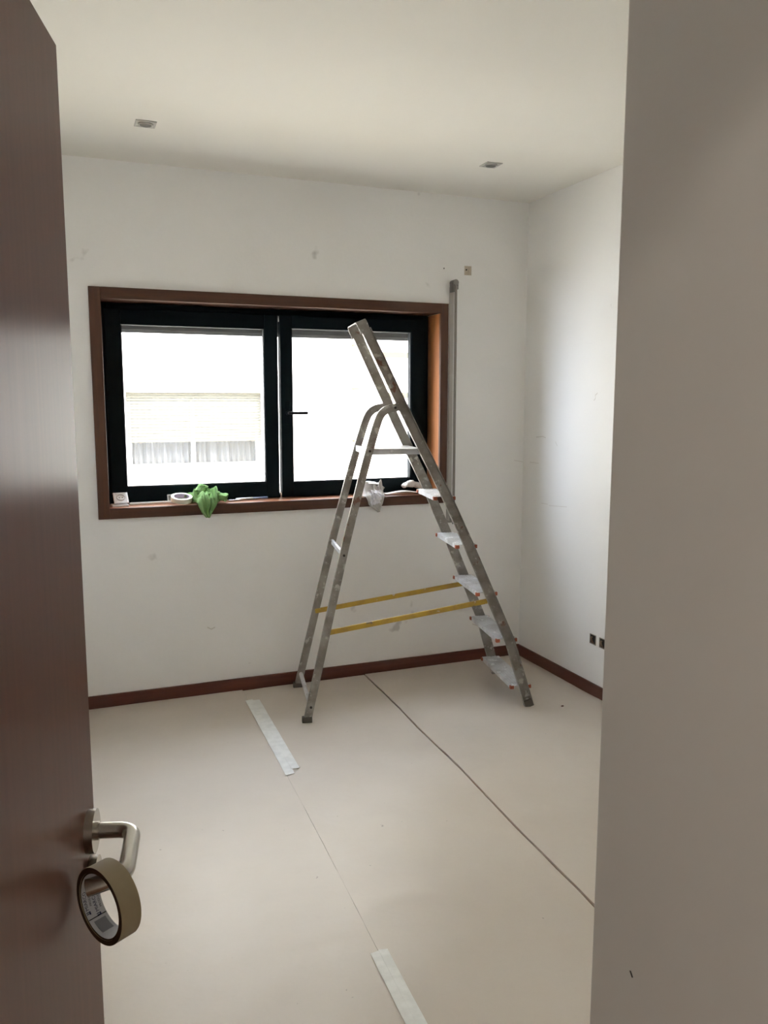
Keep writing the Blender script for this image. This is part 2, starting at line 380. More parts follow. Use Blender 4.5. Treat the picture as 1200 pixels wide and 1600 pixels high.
strip(lambda y: seam1(y)-.026, .030, 1.15, 1.985, .0068, 'near white tape strip at the lower edge of the photo, left of its pair', 5)
strip(lambda y: seam1(y)+.000, .026, 1.12, 1.998, .0074, 'near white tape strip at the lower edge of the photo, right of its pair', 6)
b = B(); bmesh.ops.create_icosphere(b, subdivisions=1, radius=.008); bmesh.ops.scale(b, vec=(1.2, .8, .5), verts=b.verts)
for v in b.verts: v.co += Vector((noise.noise(v.co*200), noise.noise(v.co*170+Vector((3,3,3))), 0))*.003
tag(obj('debris_crumb', b, mat('rust_crumb', (.10, .03, .015), .9), loc=(2.338, 3.405, .0085), world=False), 'tiny reddish brown crumb on the paper right of the ladder foot', 'debris')

# ------------------------------------------------------------------ ladder (local: x rear->front, y away from camera, z up)
lad = empty('stepladder', (2.2285, 3.7375, .003), 'paint-spattered aluminium stepladder standing open in front of the window', 'ladder', rz=math.atan2(-.1805, .9836))
SZ = [(0, .004), (.345, -.100), (.605, -.213), (.847, -.318), (1.10, -.434), (1.287, -.528), (1.459, -.614), (1.90, -.826)]
def sa(z):
    for (z0, a0), (z1, a1) in zip(SZ, SZ[1:]):
        if z <= z1: return a0+(a1-a0)*(z-z0)/(z1-z0)
    return SZ[-1][1]
def ss(z): return .262-.064*z
def lobj(n, bm, m, parent=lad, **k): return obj(n, bm, m, parent, world=False, **k)
def chan(hw, ht, t=.004, side=1):
    """C channel section: first coordinate across (depth), second sideways; open towards the inside"""
    s = side
    return [(-hw, s*ht), (hw, s*ht), (hw, -s*ht), (hw-t, -s*ht), (hw-t, s*(ht-t)), (-hw+t, s*(ht-t)), (-hw+t, -s*ht), (-hw, -s*ht)]
for sgn in (-1, 1):
    b = B(); pts = [(sa(z), sgn*ss(z), z) for z in [0, .2, .345, .5, .605, .72, .847, .97, 1.10, 1.287, 1.459, 1.6, 1.75, 1.90]]
    tube(b, pts, 1.0, sect=chan(.0245, .0115, .003, -sgn), up=(1, 0, .3))
    st = lobj('stile', b, m_alu)
    b = B(); z = .0; tube(b, [(sa(0)+.002, sgn*ss(0), -.0005), (sa(.03), sgn*ss(.03), .032)], 1.0, sect=[(-.0215, -.0105), (.0215, -.0105), (.0215, .0105), (-.0215, .0105)], up=(1, 0, .3)); lobj('foot', b, m_rub if sgn < 0 else m_rub, st)
# hoop joining the two stiles at the top
b = B(); zt = 1.895; a0, s0 = sa(1.90), ss(1.90)
dd = Vector((-.43, 0, 1)).normalized()
P0 = Vector((a0, -s0, 1.885)); P1 = Vector((a0, s0, 1.885))
tube(b, arc([P0, P0+dd*.06, P1+dd*.06, P1], .05, 8), 1.0, sect=[(-.0255, -.0025), (.0255, -.0025), (.0255, .0025), (-.0255, .0025)], up=(1, 0, .43))
lobj('top_hoop', b, m_alu)
RZ = [(0, -1.142), (.3, -1.072), (.55, -1.014), (.878, -.936), (1.157, -.862), (1.322, -.816), (1.45, -.777), (1.495, -.758), (1.520, -.728), (1.531, -.668)]
for sgn in (-1, 1):
    b = B(); pts = [(a, sgn*(.252-.058*z - .0), z) for z, a in RZ]
    tube(b, arc(pts, .03, 3), 1.0, sect=[(-.019, -.009), (-.016, -.011), (.016, -.011), (.019, -.009), (.019, .009), (.016, .011), (-.016, .011), (-.019, .009)], up=(1, 0, -.3))
    rl = lobj('rear_leg', b, m_alu, smooth=True)
    b = B(); box(b, (-1.166, sgn*.252-.0125, -.003), (-1.117, sgn*.252+.0125, .028), .003); lobj('foot', b, m_rub, rl)
    for z in (.075, .815, 1.318, 1.527):
        a = dict(RZ).get(z) or [a0_+(a1_-a0_)*(z-z0_)/(z1_-z0_) for (z0_, a0_), (z1_, a1_) in zip(RZ, RZ[1:]) if z0_ <= z <= z1_][0]
        b = B(); cyl(b, (a+.002, sgn*(.252-.058*z+.0125), z), (0, 1, 0), .006, .005, 12); lobj('rivet', b, m_dark, rl)
# treads with orange end caps
for i, z in enumerate((.110, .357, .600, .845, 1.090)):
    a = sa(z); s = ss(z)-.012
    b = B(); x0, x1 = a-.058, a+.042
    prism(b, [(x0, z), (x1, z), (x1, z-.022), (x1-.003, z-.022), (x1-.003, z-.003), (x0+.003, z-.003), (x0+.003, z-.022), (x0, z-.022)], 1, -s, s)
    for q in range(6):
        xx = x0+.010+q*.0155; box(b, (xx, -s+.004, z), (xx+.005, s-.004, z+.0015))
    t = lobj('tread', b, m_aluw)
    for sgn in (-1, 1):
        b = B(); y = sgn*(s-.006)
        box(b, (x1-.016, y-.010, z-.020), (x1+.007, y+.010, z-.002), .003); lobj('end_cap', b, m_orange, t)
        b = B(); box(b, (x0-.007, y-.010, z-.020), (x0+.014, y+.010, z-.002), .003); lobj('end_cap', b, m_orange, t)
# platform
zp = 1.325; b = B(); s = .163
prism(b, [(-.828, zp+.004), (-.545, zp), (-.545, zp-.028), (-.549, zp-.028), (-.549, zp-.004), (-.824, zp), (-.824, zp-.026), (-.828, zp-.026)], 1, -s, s)
box(b, (-.826, -s, zp-.026), (-.547, -s+.003, zp)); box(b, (-.826, s-.003, zp-.026), (-.547, s, zp))
lobj('platform', b, m_aluw)
# spreader bars
for sgn in (-1, 1):
    b = B(); y = sgn*.214
    tube(b, [(-1.045, sgn*.218, .432), (-.215, sgn*.207, .552)], 1.0, sect=[(-.0125, -.0035), (.0125, -.0035), (.0125, .0035), (-.0125, .0035)], up=(0, 0, 1)); lobj('spreader_bar', b, m_yel, label='yellow worn spreader bar')
# cross braces of the rear frame
b = B(); tube(b, [(-1.124, -.245, .078), (-1.124, .245, .078)], .011, 10); lobj('cross_brace', b, m_aluw, smooth=True)
b = B(); tube(b, [(-.952, -.20, .815), (-.952, .20, .815)], 1.0, sect=[(-.012, -.006), (.012, -.006), (.012, .006), (-.012, .006)], up=(0, 0, 1)); lobj('cross_brace', b, m_aluw)

# ------------------------------------------------------------------ door
E0 = Vector((.0197, 1.160, 0)); U = Vector((.230, .9732, 0)).normalized(); Nn = Vector((U.y, -U.x, 0))
W_ = .755; door = empty('door_1', E0-U*W_, kind='structure')
def dp(s, off, z): return E0+U*s+Nn*off+Vector((0, 0, z))
b = B(); box(b, (-W_, 0, .008), (0, .038, 2.0), .0015)        # local x along the leaf, y through it
leaf = obj('door_leaf', b, m_door, door, world=False); leaf.location = E0-Vector(door.location); leaf.rotation_euler = (0, 0, math.atan2(U.y, U.x))
hs, hz = -.044, .980
for side in (1, -1):
    f = (lambda s, o, z: dp(s, o, z)) if side == 1 else (lambda s, o, z: dp(s, -.038-o, z))
    b = B(); cyl(b, f(hs, .0055, hz), Nn, .0290, .0115, 40); bmesh.ops.bevel(b, geom=[e for e in b.edges if len(e.link_faces) == 2 and e.calc_face_angle() > 1], offset=.0012, segments=2, affect='EDGES')
    cyl(b, f(hs, .013, hz), Nn, .0125, .006, 24)
    hd = obj('door_handle', b, m_steel, door, smooth=True)
    b = B(); pts = arc([f(hs, .012, hz), f(hs, .060, hz-.002), f(hs-.108, .067, hz-.004), f(hs-.112, .021, hz-.015)], .021, 9)
    tube(b, pts, .0107, 24); obj('lever', b, m_steel, hd, smooth=True)
    b = B(); cyl(b, f(hs, .0055, .915), Nn, .0265, .0115, 40); cyl(b, f(hs, .0125, .915), Nn, .009, .004, 20); obj('key_escutcheon', b, m_steel, door, smooth=True)
for z in (.25, 1.0, 1.75):
    b = B(); cyl(b, dp(-W_-.004, -.004, z), (0, 0, 1), .006, .08, 12); obj('hinge', b, m_steel, door)

# ------------------------------------------------------------------ masking tape roll hanging on the door handle
LEG = dp(-.157, .046, .9755)
ax = Vector((.8625, .506, .02)).normalized()
RO, RI, RC, TW = .0480, .0420, .0400, .0275
tc_ = LEG+Vector((0, 0, .0107-RC))
roll = empty('masking_tape_roll', tc_, 'roll of beige masking tape hanging from the steel door handle', 'tape')
side = ax.cross(Vector((0, 0, 1))).normalized()       # horizontal, perpendicular to the axis
def rp(ang, r, t): return tc_+ax*t+(side*math.cos(ang)+Vector((0, 0, 1))*math.sin(ang))*r
def ringmesh(b, r0, r1, t0, t1, n=64):
    R = []
    for i in range(n):
        a = 6.2831853*i/n; R.append([b.verts.new(rp(a, *q)) for q in ((r0, t0), (r1, t0), (r1, t1), (r0, t1))])
    for i in range(n):
        for k in range(4): b.faces.new((R[i][k], R[(i+1) % n][k], R[(i+1) % n][(k+1) % 4], R[i][(k+1) % 4]))
b = B(); ringmesh(b, RI, RO, -TW/2, TW/2)
o = obj('tape', b, m_tape, roll, smooth=True); o.data.materials.append(m_tside)
for pl_ in o.data.polygons:
    if abs(pl_.normal.dot(ax)) > .8: pl_.material_index = 1
b = B(); ringmesh(b, RC, RI-.0001, -TW/2+.0012, TW/2-.0012)
core = obj('cardboard_core', b, m_core, roll, smooth=True); core.data.materials.append(m_tside)
for pl_ in core.data.polygons:
    if abs(pl_.normal.dot(ax)) > .8: pl_.material_index = 1
def bent_text(body, size, a0, t0, name, mt, scale_x=1.0):
    cu_ = bpy.data.curves.new(name, 'FONT'); cu_.body = body; cu_.size = size; cu_.resolution_u = 2
    to = bpy.data.objects.new(name, cu_); COL.objects.link(to)
    dg = bpy.context.evaluated_depsgraph_get(); me = bpy.data.meshes.new_from_object(to.evaluated_get(dg))
    bpy.data.objects.remove(to)
    for v in me.vertices:
        a = a0 + DIRA*v.co.x*scale_x/RC
        v.co = rp(a, RC-.0002, t0+DIRT*v.co.y)-tc_
    me.materials.append(mt)
    q = bpy.data.objects.new(name, me); COL.objects.link(q); q.parent = core; return q
# the inner wall seen is the far side, behind and below the opening
DIRA, DIRT = -1, -1
A_FAR = math.pi
for k, (aa, t) in enumerate(((3.70, -.0068), (3.86, .0050))):
    bent_text('MIARCO', .0064, aa+.03, t, 'brand_lettering', m_ink, 1.0)
    bent_text('PRODUCT', .0040, aa-.06, t+.0052, 'small_lettering', m_inkb, 1.0)
    b = B(); 
    for (c0, c1, u0, u1) in ((.05, .075, -.0048, .0008), (.05, .15, -.0008, .0008), (.10, .125, -.0048, -.0008)):
        n = 4; vv = []
        for i in range(n+1):
            a = aa+c0+(c1-c0)*i/n+.02; vv.append((b.verts.new(rp(a, RC-.0002, t+u0)), b.verts.new(rp(a, RC-.0002, t+u1))))
        for i in range(n): b.faces.new((vv[i][0], vv[i+1][0], vv[i+1][1], vv[i][1]))
    obj('logo_mark', b, m_ink, core)
def patch(a0, a1, t0, t1, name, mt, r=RC-.0002):
    b = B(); n = 8; vv = []
    for i in range(n+1):
        a = a0+(a1-a0)*i/n; vv.append((b.verts.new(rp(a, r, t0)), b.verts.new(rp(a, r, t1))))
    for i in range(n): b.faces.new((vv[i][0], vv[i+1][0], vv[i+1][1], vv[i][1]))
    obj(name, b, mt, core)
patch(4.00, 4.03, -TW/2+.0015, TW/2-.0015, 'core_seam', m_inkb)
patch(4.12, 4.62, -.0075, .0085, 'core_label', m_core2)

# ------------------------------------------------------------------ things on the window sill
ZS = WZ0
def cloth_lobe(bm, path, widths, heights, seed, amp=.004, seg=18, open_end=False, droop=None):
    pts = [Vector(p) for p in path]; n = len(pts); rings = []
    fine = []
    K = 5
    for i in range(n-1):
        for j in range(K): fine.append((i+j/K))
    fine.append(n-1)
    def ip(a, t):
        i = min(int(t), len(a)-2); f = t-i; f = f*f*(3-2*f)
        return a[i]*(1-f)+a[i+1]*f
    for t in fine:
        c = ip(pts, t); c2 = ip(pts, min(t+.1, n-1)); c1 = ip(pts, max(t-.1, 0)); tg = (c2-c1).normalized()
        sd = tg.cross(Vector((0, 0, 1)));  sd = sd.normalized() if sd.length > .15 else Vector((1, 0, 0))
        up = sd.cross(tg).normalized(); wd, ht = ip(widths, t), ip(heights, t); r = []
        for k in range(seg):
            a = 6.28318*k/seg; d = sd*math.cos(a)*wd+up*math.sin(a)*ht
            nz = noise.noise((math.cos(a)*1.3+seed, math.sin(a)*1.3, t*1.6))*1.5+noise.noise((math.cos(a)*3+seed, math.sin(a)*3, t*3.2))*.8
            p = c+d+d.normalized()*nz*amp
            r.append(bm.verts.new(p))
        rings.append(r)
    for i in range(len(rings)-1):
        for k in range(seg): bm.faces.new((rings[i][k], rings[i][(k+1) % seg], rings[i+1][(k+1) % seg], rings[i+1][k]))
    bm.faces.new(rings[0][::-1])
    if not open_end: bm.faces.new(rings[-1])
    else:
        # roll the rim inwards so the fold is hollow
        prev = rings[-1]; c = ip(pts, n-1)
        for (f, bk) in ((.82, .0), (.70, .25), (.45, .6), (.2, .8)):
            cc = ip(pts, n-1-bk); r = [bm.verts.new(cc+(v.co-c)*f) for v in rings[-1]]
            for k in range(seg): bm.faces.new((prev[k], prev[(k+1) % seg], r[(k+1) % seg], r[k]))
            prev = r
        bm.faces.new(prev)
    return rings
def flap(bm, outline_top, outline_bot, thick, seed, amp=.004, nu=16, nv=12):
    """hanging flap between an upper and a lower polyline (lists of points)"""
    def ip(a, t):
        t *= len(a)-1; i = min(int(t), len(a)-2); f = t-i; return Vector(a[i])*(1-f)+Vector(a[i+1])*f
    g = []
    for j in range(nv+1):
        r = []
        for i in range(nu+1):
            u, v = i/nu, j/nv; p = ip(outline_top, u)*(1-v)+ip(outline_bot, u)*v
            p.y -= amp*(1.2+1.5*noise.noise((u*3.2+seed, v*1.6, 0))+.8*noise.noise((u*7+seed, v*3, 3)))*math.sin(math.pi*min(1, v+.2))**.5 if v < .8 else amp
            r.append(bm.verts.new(p))
        g.append(r)
    for j in range(nv):
        for i in range(nu): bm.faces.new((g[j][i], g[j][i+1], g[j+1][i+1], g[j+1][i]))
    geo = bmesh.ops.extrude_face_region(bm, geom=[f for f in bm.faces if f.verts[0] in set(sum(g, []))])
    for v in [v for v in geo['geom'] if isinstance(v, bmesh.types.BMVert)]: v.co.y += thick

# -- white socket cover leaning on the left end + its frame lying
def socket_plate(c, rx, rz, label, inner=True, sz=.040):
    e = empty('socket_cover', c, label, 'socket cover'); e.rotation_euler = (rx, 0, rz)
    b = B(); ringframe(b, -sz, sz, -sz, sz, -.0045, .0045, .012, .012, .012, .012, .002); obj('cover_frame', b, m_white, e, world=False)
    b = B(); box(b, (-sz+.012, -.003, -sz+.012), (sz-.012, .003, sz-.012)); obj('cover_plate', b, m_white, e, world=False)
    if inner:
        b = B(); cyl(b, (0, -.0045, 0), (0, 1, 0), .021, .003, 28, ring=.018); obj('socket_ring', b, mat('socket_grey', (.45, .44, .42), .5), e, world=False)
        for sx in (-1, 1):
            b = B(); cyl(b, (sx*.0075, -.0033, 0), (0, 1, 0), .0026, .0012, 12); obj('socket_hole', b, m_dark, e, world=False)
    return e
socket_plate((.276, 4.357, ZS+.028+.010), math.radians(-50), .06, 'white socket cover propped up at the left end of the window sill', True, .036)
e = socket_plate((.268, 4.335, ZS+.0048), math.radians(-90), .05, 'white blank switch cover lying flat under the propped-up socket cover', False, .040)
# -- long white plastic strip
b = B(); box(b, (-.115, -.014, 0), (.115, .014, .010), .003); box(b, (-.110, -.009, .010), (.110, -.004, .013), .001)
o = obj('cable_cover', b, m_white, loc=(.432, 4.363, ZS+.0005), world=False); o.rotation_euler = (0, 0, .03); tag(o, 'long thin white plastic strip lying left of the sill tape roll', 'plastic strip')
# -- small grey switch box
e = empty('switch_insert', (.535, 4.378, ZS+.022), 'small white and grey switch insert standing behind the sill tape roll', 'switch'); e.rotation_euler = (-.25, 0, .1)
b = B(); ringframe(b, -.024, .024, -.022, .022, -.006, .006, .005, .005, .005, .005, .001); obj('insert_frame', b, m_white, e, world=False)
b = B(); box(b, (-.019, -.002, -.017), (.019, .010, .017), .002); obj('insert_body', b, m_plastgrey, e, world=False)
# -- tape roll lying on the sill
m_cream_tape = mat('cream_tape', (.74, .70, .58), .55)
e = empty('sill_tape_roll', (.585, 4.322, ZS+.0005), 'roll of cream masking tape lying on the window sill, tipped on a white strip', 'tape'); e.rotation_euler = (.24, .03, 0); e.scale = (1.1, 1.1, 1.0); e.location.z = ZS+.0145; e.location.y = 4.318; e.location.x = .575
b = B(); cyl(b, (0, 0, .0135), (0, 0, 1), .050, .025, 48, ring=.0395); bmesh.ops.bevel(b, geom=[q for q in b.edges if q.calc_face_angle(0) > 1], offset=.0015, segments=2, affect='EDGES'); obj('tape', b, m_cream_tape, e, smooth=True, world=False)
b = B(); cyl(b, (0, 0, .0135), (0, 0, 1), .0393, .0235, 48, ring=.0365); obj('cardboard_core', b, mat('core_lilac', (.50, .47, .56), .6), e, smooth=True, world=False)
b = B(); cyl(b, (0, 0, .0135), (0, 0, 1), .011, .026, 20, ring=.004); bmesh.ops.scale(b, vec=(1, 1, .2), verts=b.verts); obj('centre_label', b, mat('core_label_lilac', (.30, .27, .36), .6), e, smooth=True, world=False)

# -- cloths: thin folded sheets draped over the sill edge
def drape(bm, xl, xr, vb, vf, drop, hgt, seed, nu=64, nv=56, nf=5.0, thick=.0025):
    """sheet from y=vb on the sill to its edge and down by drop; xl, xr = outline functions of v in 0..1;
    folds stand up by hgt(u, v)"""
    ye = 4.2475; top = vb-ye; tot = top+drop; g = []
    for jj in range(nv+1):
        v = jj/nv; sdist = v*tot; row = []
        for ii in range(nu+1):
            u = ii/nu; q = sdist
            q = min(q, tot)*(1-.10*max(0, noise.noise((u*4+seed, 7, 0))))
            th_ = math.atan2(v-.42, u-.5); rr = math.hypot(u-.5, v-.42)
            wv = noise.noise((u*2.1+seed, v*2.1, 1))*1.8
            f1 = 1-abs(math.sin(th_*nf*.5+wv*2.2+seed)); f2 = 1-min(1, abs(noise.noise((u*4.5+seed, v*3.2+wv, 3)))*3.2); f3 = 1-min(1, abs(noise.noise((u*9+seed, v*8, 9)))*2.6)
            h = hgt(u, v)*(.24+.66*f1*min(1, rr*3.5+.25)+.45*f2+.16*f3)
            x = xl(v)+(xr(v)-xl(v))*u + .006*noise.noise((u*5, v*5, seed+2))
            if q < top: p = Vector((x, vb-q, ZS+.0015)); n_ = Vector((0, 0, 1)); k = max(0, (q-top+.015)/.03)
            else: p = Vector((x, ye, ZS-(q-top))); n_ = Vector((0, -1, 0)); k = min(1, .5+(q-top)/.03)
            n_ = (Vector((0, 0, 1))*(1-k)+Vector((0, -1, 0))*k).normalized()
            row.append(bm.verts.new(p+n_*h))
        g.append(row)
    fs = []
    for jj in range(nv):
        for ii in range(nu): fs.append(bm.faces.new((g[jj][ii], g[jj][ii+1], g[jj+1][ii+1], g[jj+1][ii])))
    for _ in range(4): bmesh.ops.smooth_vert(bm, verts=[v_ for v_ in sum(g, [])], factor=.5, use_axis_x=True, use_axis_y=True, use_axis_z=True)
    return g
def smoothstep(a, b_, t): t = max(0, min(1, (t-a)/(b_-a))); return t*t*(3-2*t)
def pl(pts):
    def f(t):
        for (a, va), (b_, vb_) in zip(pts, pts[1:]):
            if t <= b_: return va+(vb_-va)*(t-a)/(b_-a)
        return pts[-1][1]
    return f
def finish_cloth(o, th=.0022):
    m_ = o.modifiers.new('thickness', 'SOLIDIFY'); m_.thickness = th; m_.offset = 1
    for q in o.data.polygons: q.use_smooth = True
# -- green cloth
b = B()
g = drape(b, pl([(0, .625), (.25, .615), (.5, .640), (.62, .648), (.85, .665), (1, .692)]), pl([(0, .73), (.25, .775), (.5, .765), (.68, .742), (.85, .722), (1, .705)]), 4.375, 0, .070,
      lambda u, v: (.030+.032*smoothstep(0, .3, v)*(1-smoothstep(.45, .8, v)))*smoothstep(0, .12, u)*smoothstep(0, .12, 1-u)+.004, 3.7)
cloth_lobe(b, [(.540, 4.385, ZS+.012), (.59, 4.375, ZS+.026), (.65, 4.355, ZS+.030), (.695, 4.33, ZS+.026)], [.006, .018, .022, .020], [.010, .018, .022, .018], 1, .009, seg=26)
cloth_lobe(b, [(.680, 4.32, ZS+.025), (.695, 4.325, ZS+.055), (.700, 4.330, ZS+.078), (.682, 4.322, ZS+.082), (.660, 4.305, ZS+.060)], [.034, .030, .026, .024, .022], [.016, .012, .010, .010, .012], 5, .007, seg=26, open_end=True)
cloth_lobe(b, [(.690, 4.30, ZS+.040), (.725, 4.295, ZS+.048), (.765, 4.290, ZS+.038), (.800, 4.275, ZS+.024)], [.024, .028, .030, .026], [.012, .015, .019, .021], 9, .007, seg=26, open_end=True)
gc = obj('green_cloth', b, m_green, smooth=True, loc=(.69, 4.3, ZS)); tag(gc, 'crumpled green microfibre cloth hanging over the window sill edge', 'cloth'); finish_cloth(gc)
# -- scraper and pencil right of the cloth
e = empty('putty_knife', (.885, 4.345, ZS+.008), 'white handled putty knife lying right of the green cloth', 'putty knife', rz=.12)
b = B(); box(b, (-.065, -.014, -.003), (.0, .014, .0), .001); obj('blade', b, m_chrome, e, world=False)
b = B(); tube(b, [(-.02, 0, 0), (.0, 0, 0), (.03, 0, .001), (.055, 0, 0), (.062, 0, 0)], [.007, .009, .008, .0085, .005], 14); bmesh.ops.scale(b, vec=(1, 1.3, .8), verts=b.verts); obj('handle', b, m_white, e, smooth=True, world=False)
e = empty('scissors', (.975, 4.365, ZS+.006), 'small scissors with grey loops beside the putty knife handle', 'scissors', rz=.1)
for sg in (-1, 1):
    b = B(); tube(b, [(-.045+.014*math.cos(k*.6283), sg*.013+.011*math.sin(k*.6283), .002) for k in range(11)], .0026, 8, cap=False); obj('loop', b, m_plastgrey, e, smooth=True, world=False)
    b = B(); box(b, (-.032, -.004+sg*.002, -.002+sg*.0012), (.03, .004+sg*.002, sg*.0012), .0004); obj('blade', b, m_chrome, e, world=False)
m_lb = mat('pale_blue_plastic', (.36, .45, .72), .35)
e = empty('marker_pen', (1.005, 4.378, ZS+.0065), 'pale blue marker pen lying at the right end of the tools', 'pen', rz=.12)
b = B(); cyl(b, (.0, 0, 0), (1, 0, 0), .006, .085, 16); obj('barrel', b, m_lb, e, smooth=True, world=False)
b = B(); cyl(b, (-.06, 0, 0), (1, 0, 0), .0065, .035, 16); obj('cap', b, m_white, e, smooth=True, world=False)

# -- rags right of centre
b = B()
drape(b, pl([(0, 1.565), (.3, 1.560), (.55, 1.572), (.8, 1.590), (1, 1.640)]), pl([(0, 1.700), (.3, 1.705), (.5, 1.690), (.8, 1.672), (1, 1.652)]), 4.36, 0, .088,
      lambda u, v: (.016+.058*smoothstep(-.1, .12, v)*(1-smoothstep(.30, .60, v)))*smoothstep(0, .15, u)*smoothstep(0, .15, 1-u)+.004, 8.1, nf=4)
cloth_lobe(b, [(1.575, 4.325, ZS+.030), (1.610, 4.32, ZS+.062), (1.660, 4.32, ZS+.058), (1.700, 4.315, ZS+.030)], [.020, .026, .026, .016], [.012, .014, .015, .014], 21, .007, seg=26, open_end=True)
rg = obj('grey_rag', b, m_rag, smooth=True, loc=(1.63, 4.3, ZS)); tag(rg, 'crumpled light grey rag hanging over the sill behind the ladder legs', 'rag'); finish_cloth(rg, .002)
b = B(); wn = 26; G_ = []
for jj in range(wn+1):
    row = []
    for ii in range(wn+1):
        u, v = ii/wn, jj/wn
        x = 1.562+.078*u*(1-.35*v)+.012*v; z = ZS+.048-.085*v+.02*u*(v-.3); y = 4.215-.030*smoothstep(0, .5, v)
        y -= .018*(1-min(1, abs(noise.noise((u*3+4, v*3, 1)))*3))+.006*noise.noise((u*8, v*8, 5))
        row.append(b.verts.new((x, y-.022, z)))
    G_.append(row)
for jj in range(wn):
    for ii in range(wn): b.faces.new((G_[jj][ii], G_[jj][ii+1], G_[jj+1][ii+1], G_[jj+1][ii]))
o = obj('white_wipe', b, m_ragw, smooth=True, loc=(1.6, 4.17, ZS)); tag(o, 'crumpled bright white wipe lying on the grey rag', 'wipe'); finish_cloth(o, .0015)
b = B(); n = 20; pts = []
for i in range(n+1):
    t = i/n; pts.append((1.712+.225*t, 4.305-.010*t, ZS+.006+.012*math.sin(math.pi*t)**1.5))
tube(b, pts, 1.0, sect=[(-.0025, -.024), (.0025, -.024), (.0025, .024), (-.0025, .024)], up=(0, 0, 1))
o = obj('sandpaper_sheet', b, mat('pinkish_paper', (.60, .52, .49), .8)); tag(o, 'curled pale sandpaper sheet lying on the right of the sill', 'sandpaper')
b = B(); cloth_lobe(b, [(1.842, 4.345, ZS+.040), (1.862, 4.35, ZS+.052), (1.910, 4.355, ZS+.052), (1.962, 4.36, ZS+.036), (1.985, 4.36, ZS+.020)], [.020, .024, .028, .026, .014], [.008, .015, .018, .016, .010], 41, .006)
o = obj('paper_ball', b, mat('greyish_paper', (.52, .47, .42), .85, bump=.3, bscale=90, col2=(.66, .63, .58), nscale=30), smooth=True); tag(o, 'crumpled beige paper behind the top tread of the ladder', 'paper')

# ------------------------------------------------------------------ shutter crank rod right of the window
e = empty('shutter_crank', (2.112, 4.24, 2.24), 'grey shutter crank rod hanging on the wall right of the window', 'crank rod')
b = B(); tube(b, [(2.112, 4.236, 2.205), (2.114, 4.236, .868)], .0080, 8); obj('rod', b, mat('rod_grey', (.25, .225, .20), .5, metal=.3), e, smooth=True)
b = B(); box(b, (2.090, 4.2695, .99), (2.118, 4.2749, 2.20), .001); obj('guide_strip', b, mat('strip_grey', (.48, .455, .42), .6), e, label='pale flat strip')
b = B(); cyl(b, (2.108, 4.250, 2.222), (0, 1, 0), .017, .048, 24); box(b, (2.091, 4.228, 2.17), (2.101, 4.274, 2.222), .002); box(b, (2.117, 4.228, 2.185), (2.125, 4.262, 2.222), .002); obj('top_joint', b, mat('joint_grey', (.20, .19, .18), .35, metal=.7), e, smooth=True)
b = B(); box(b, (2.095, 4.2265, 2.205), (2.122, 4.2285, 2.211)); obj('joint_pin', b, m_dark, e)
b = B(); box(b, (2.084, 4.262, .855), (2.122, 4.2749, .985), .003); box(b, (2.088, 4.238, .87), (2.098, 4.263, .98), .002); obj('lower_clip', b, m_plastgrey, e)
b = B(); cyl(b, (2.114, 4.236, .862), (0, 0, 1), .007, .022, 14); obj('rod_tip', b, m_dark, e, smooth=True)

# leftover wall bracket hole upper right of the window
e = empty('wall_hole_patch', (2.205, 4.274, 2.298), 'small square patch of old bare plaster with a cable hole, above the crank rod', 'plaster patch')
b = B(); box(b, (2.184, 4.2735, 2.273), (2.226, 4.2765, 2.323)); prism(b, [(2.205, 2.273), (2.226, 2.273), (2.226, 2.323), (2.212, 2.32)], 1, 4.271, 4.2735) ; obj('plaster', b, m_plaster, e)
b = B(); cyl(b, (2.195, 4.2722, 2.302), (0, 1, 0), .0045, .003, 12); obj('cable_hole', b, m_dark, e)
b = B(); cyl(b, (2.055, 4.2742, 2.302), (0, 1, 0), .0035, .0015, 12); tag(obj('wall_plug', b, m_dark), 'tiny dark screw hole in the wall above the window casing', 'screw hole')

# open socket boxes in the right wall
for k, yy in enumerate((3.520, 3.437)):
    e = empty('open_socket_box', (XR, yy, .302), ('open electrical box without cover low on the right wall, the farther one' if k == 0 else 'open electrical box without cover low on the right wall, nearest to the entry wall'), 'socket box', 'uncovered socket boxes on the right wall')
    b = B(); ringframe(b, -.027, .027, -.027, .027, -.003, .001, .004, .005, .006, .004, .001)
    bmesh.ops.rotate(b, verts=b.verts, cent=(0, 0, 0), matrix=Matrix.Rotation(math.radians(90), 3, 'Z')); bmesh.ops.translate(b, verts=b.verts, vec=(-.002, 0, 0)); obj('box_rim', b, mat('box_rim', (.30, .27, .22), .8) if 'box_rim' not in bpy.data.materials else bpy.data.materials['box_rim'], e, world=False)
    b = B(); box(b, (-.0015, -.023, -.0235), (-.0005, .023, .0235)); obj('box_inside', b, m_dark, e, world=False)
    b = B()
    for q in range(3): tube(b, arc([(-.001, -.012+.011*q, -.02), (-.012, -.008+.008*q, -.004+.006*q), (-.004, .010-.006*q, .014)], .02, 4), .0024, 6)
    obj('wires', b, mat('wire_brown', (.20, .13, .08), .6) if 'wire_brown' not in bpy.data.materials else bpy.data.materials['wire_brown'], e, smooth=True, world=False)

